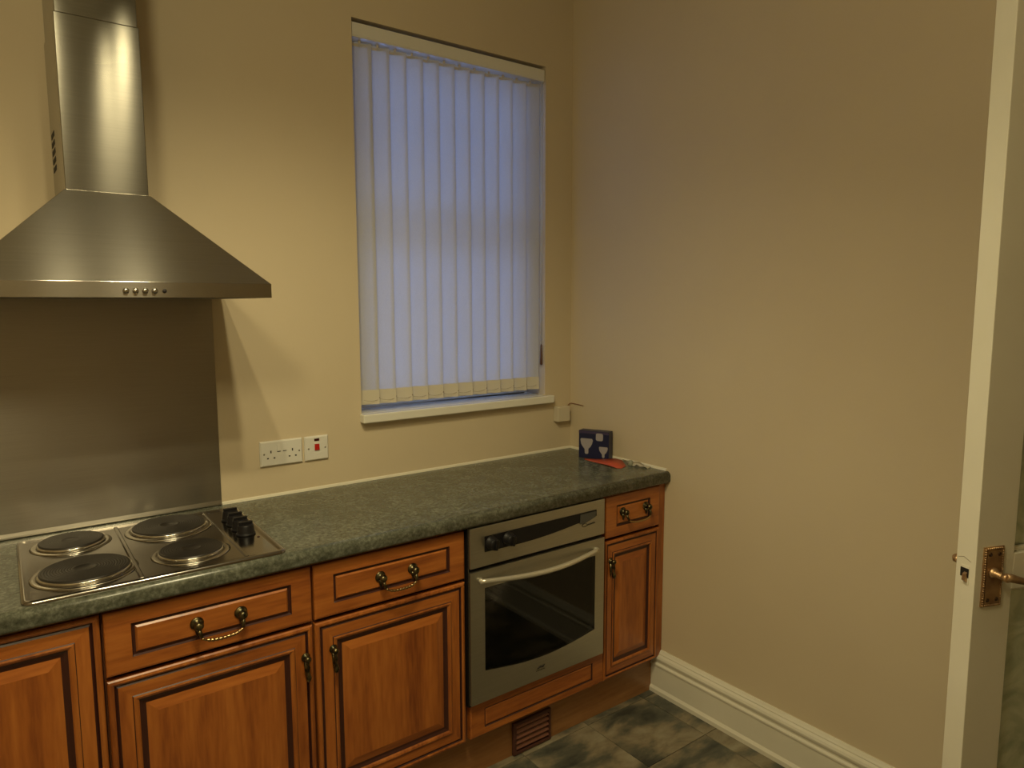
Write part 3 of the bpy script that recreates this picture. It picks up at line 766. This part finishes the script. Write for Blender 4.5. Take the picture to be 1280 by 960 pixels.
for side in (0, 1):
    yf, sg = (0, -1) if side == 0 else (DT, 1)
    Y = lambda d: yf+sg*d
    m = MB()
    m.box(px0, px1, min(Y(0), Y(.003)), max(Y(0), Y(.003)), pz0, pz1)
    m.box(px0+.006, px1-.006, min(Y(.003), Y(.0045)), max(Y(.003), Y(.0045)), pz0+.006, pz1-.006)
    k = 0; zz = pz0+.003
    while zz < pz1-.002:
        m.ball((px0+.003, Y(.0035), zz), .0024, 6); m.ball((px1-.003, Y(.0035), zz), .0024, 6); zz += .0048
    xx = px0+.008
    while xx < px1-.006:
        m.ball((xx, Y(.0035), pz0+.003), .0024, 6); m.ball((xx, Y(.0035), pz1-.003), .0024, 6); xx += .0048
    bp = put('back_plate', m, M_brass, dl, local=True)
    for sx in (px0+.013, px1-.013):
        for sz in (pz0+.014, pz1-.014):
            put('screw', MB().lathe([(.0042, 0), (.0040, .001), (.0001, .0012)], (sx, Y(.0045), sz), (0, sg, 0), 14), mat('dark_brass_screw', (.10, .06, .035), .4, .9) if 'dark_brass_screw' not in bpy.data.materials else bpy.data.materials['dark_brass_screw'], bp, local=True)
    m = MB(); cx = (px0+px1)/2-.002
    m.lathe([(.011, .0045), (.011, .008), (.008, .011), (.0065, .014), (.0065, .030)], (cx, yf, lz), (0, sg, 0), 20)
    pts = [(cx-.003, Y(.033), lz+.003), (cx+.006, Y(.035), lz+.001), (cx+.030, Y(.038), lz-.006), (cx+.046, Y(.039), lz-.010), (cx+.052, Y(.039), lz-.011), (cx+.062, Y(.039), lz-.0115), (cx+.072, Y(.038), lz-.009), (cx+.085, Y(.036), lz-.004), (cx+.097, Y(.034), lz-.006), (cx+.101, Y(.034), lz-.007)]
    m.tube(pts, [.007, .0082, .0068, .0062, .0105, .0115, .0105, .0075, .0085, .004], 14)
    m.tube([(cx, Y(.026), lz), (cx, Y(.036), lz)], .0075, 14)
    put('lever', m, M_brass, bp, local=True)
m = MB(); m.prism([(-.0008, 1.040), (-.0008, 1.060), (-.006, 1.056), (-.007, 1.044)], 1, .015, .022)
m.box(-.0009, .001, .012, .030, 1.036, 1.072, 1)
put('latch_bolt', m, [M_brass, M_white], dl, local=True)
put('latch_recess', MB().box(-.0013, .0005, .0125, .0305, 1.049, 1.067), M_dark, dl, local=True)
# hairline split in the paint by the latch
put('paint_crack', MB().prism([(.010, 1.0815), (.026, 1.0875), (.038, 1.0835), (.038, 1.0843), (.026, 1.0885), (.010, 1.0823)], 0, -.0004, .0004), mat('fine_crack', (.25, .20, .12), .8), dl, local=True)
m = MB()
for zz in (.25, 1.1, 1.95):
    m.lathe([(.006, 0), (.006, .09)], (DW+.004, -.003, zz), n=12)
    m.box(DW-.03, DW, -.0012, 0, zz, zz+.09)
put('hinge', m, M_brass, dl, local=True)

# ---------------------------------------------------------------- ceiling spotlights (above the frame)
LP = [(-1.85, -1.40, 2.65), (-1.593, -1.43, 2.65), (-1.625, -1.635, 2.65)]
cx = sum(p[0] for p in LP)/3; cyy = sum(p[1] for p in LP)/3
fit = thing('ceiling_light', 'white three-arm ceiling spotlight fitting above the hob', 'ceiling light', (cx, cyy, CEIL))
put('rose', MB().lathe([(.055, 0), (.055, -.02), (.04, -.03), (.0001, -.031)], (cx, cyy, CEIL-.0005), n=24), M_white, fit)
for (x, y, z) in LP:
    tgt = Vector((x+(.05 if x < -1.7 else .22), y+.42, z-1.5)); dv = (tgt-Vector((x, y, z))).normalized(); p = Vector((x, y, z))
    a = p-dv*.085
    ar = put('arm', MB().tube([(cx, cyy, CEIL-.02), ((cx+a.x)/2, (cyy+a.y)/2, CEIL-.05), tuple(a+Vector((0, 0, .03))), tuple(a)], .006, 8), M_white, fit)
    sh = put('lamp_shade', MB().lathe([(.012, -.090), (.024, -.085), (.034, -.045), (.044, .0), (.042, .0), (.031, -.045), (.02, -.075)], tuple(p), tuple(dv), 24), M_white, ar)
    L = bpy.data.lights.new('lamp', 'SPOT'); L.energy = LAMP_POWER*4; L.color = LAMP_COL; L.shadow_soft_size = .022
    L.spot_size = math.radians(124); L.spot_blend = 1.0
    lo = bpy.data.objects.new('lamp_light', L); C.objects.link(lo)
    lo.location = p+dv*.012; lo.rotation_euler = dv.to_track_quat('-Z', 'Y').to_euler()
# unseen pendant, added as fill light for the walls and the door face
rl = thing('fill_pendant', 'plain white pendant added out of view above the camera as fill light, apart from the spotlights', 'ceiling light', (-2.30, -1.96, CEIL))
put('rose', MB().lathe([(.045, 0), (.045, -.02), (.0001, -.025)], (-2.30, -1.96, CEIL-.0005), n=20), M_white, rl)
put('flex', MB().tube([(-2.30, -1.96, CEIL-.02), (-2.30, -1.96, 2.55)], .003, 8), M_plastic, rl)
put('shade', MB().lathe([(.03, .10), (.17, .06), (.19, .02), (.187, .02), (.167, .057), (.03, .097)], (-2.30, -1.96, 2.58), n=28), M_white, rl)
L = bpy.data.lights.new('fill_light', 'POINT'); L.energy = FILL_POWER; L.color = LAMP_COL; L.shadow_soft_size = .12
lo = bpy.data.objects.new('fill_light', L); C.objects.link(lo); lo.location = (-2.30, -1.96, 2.46)
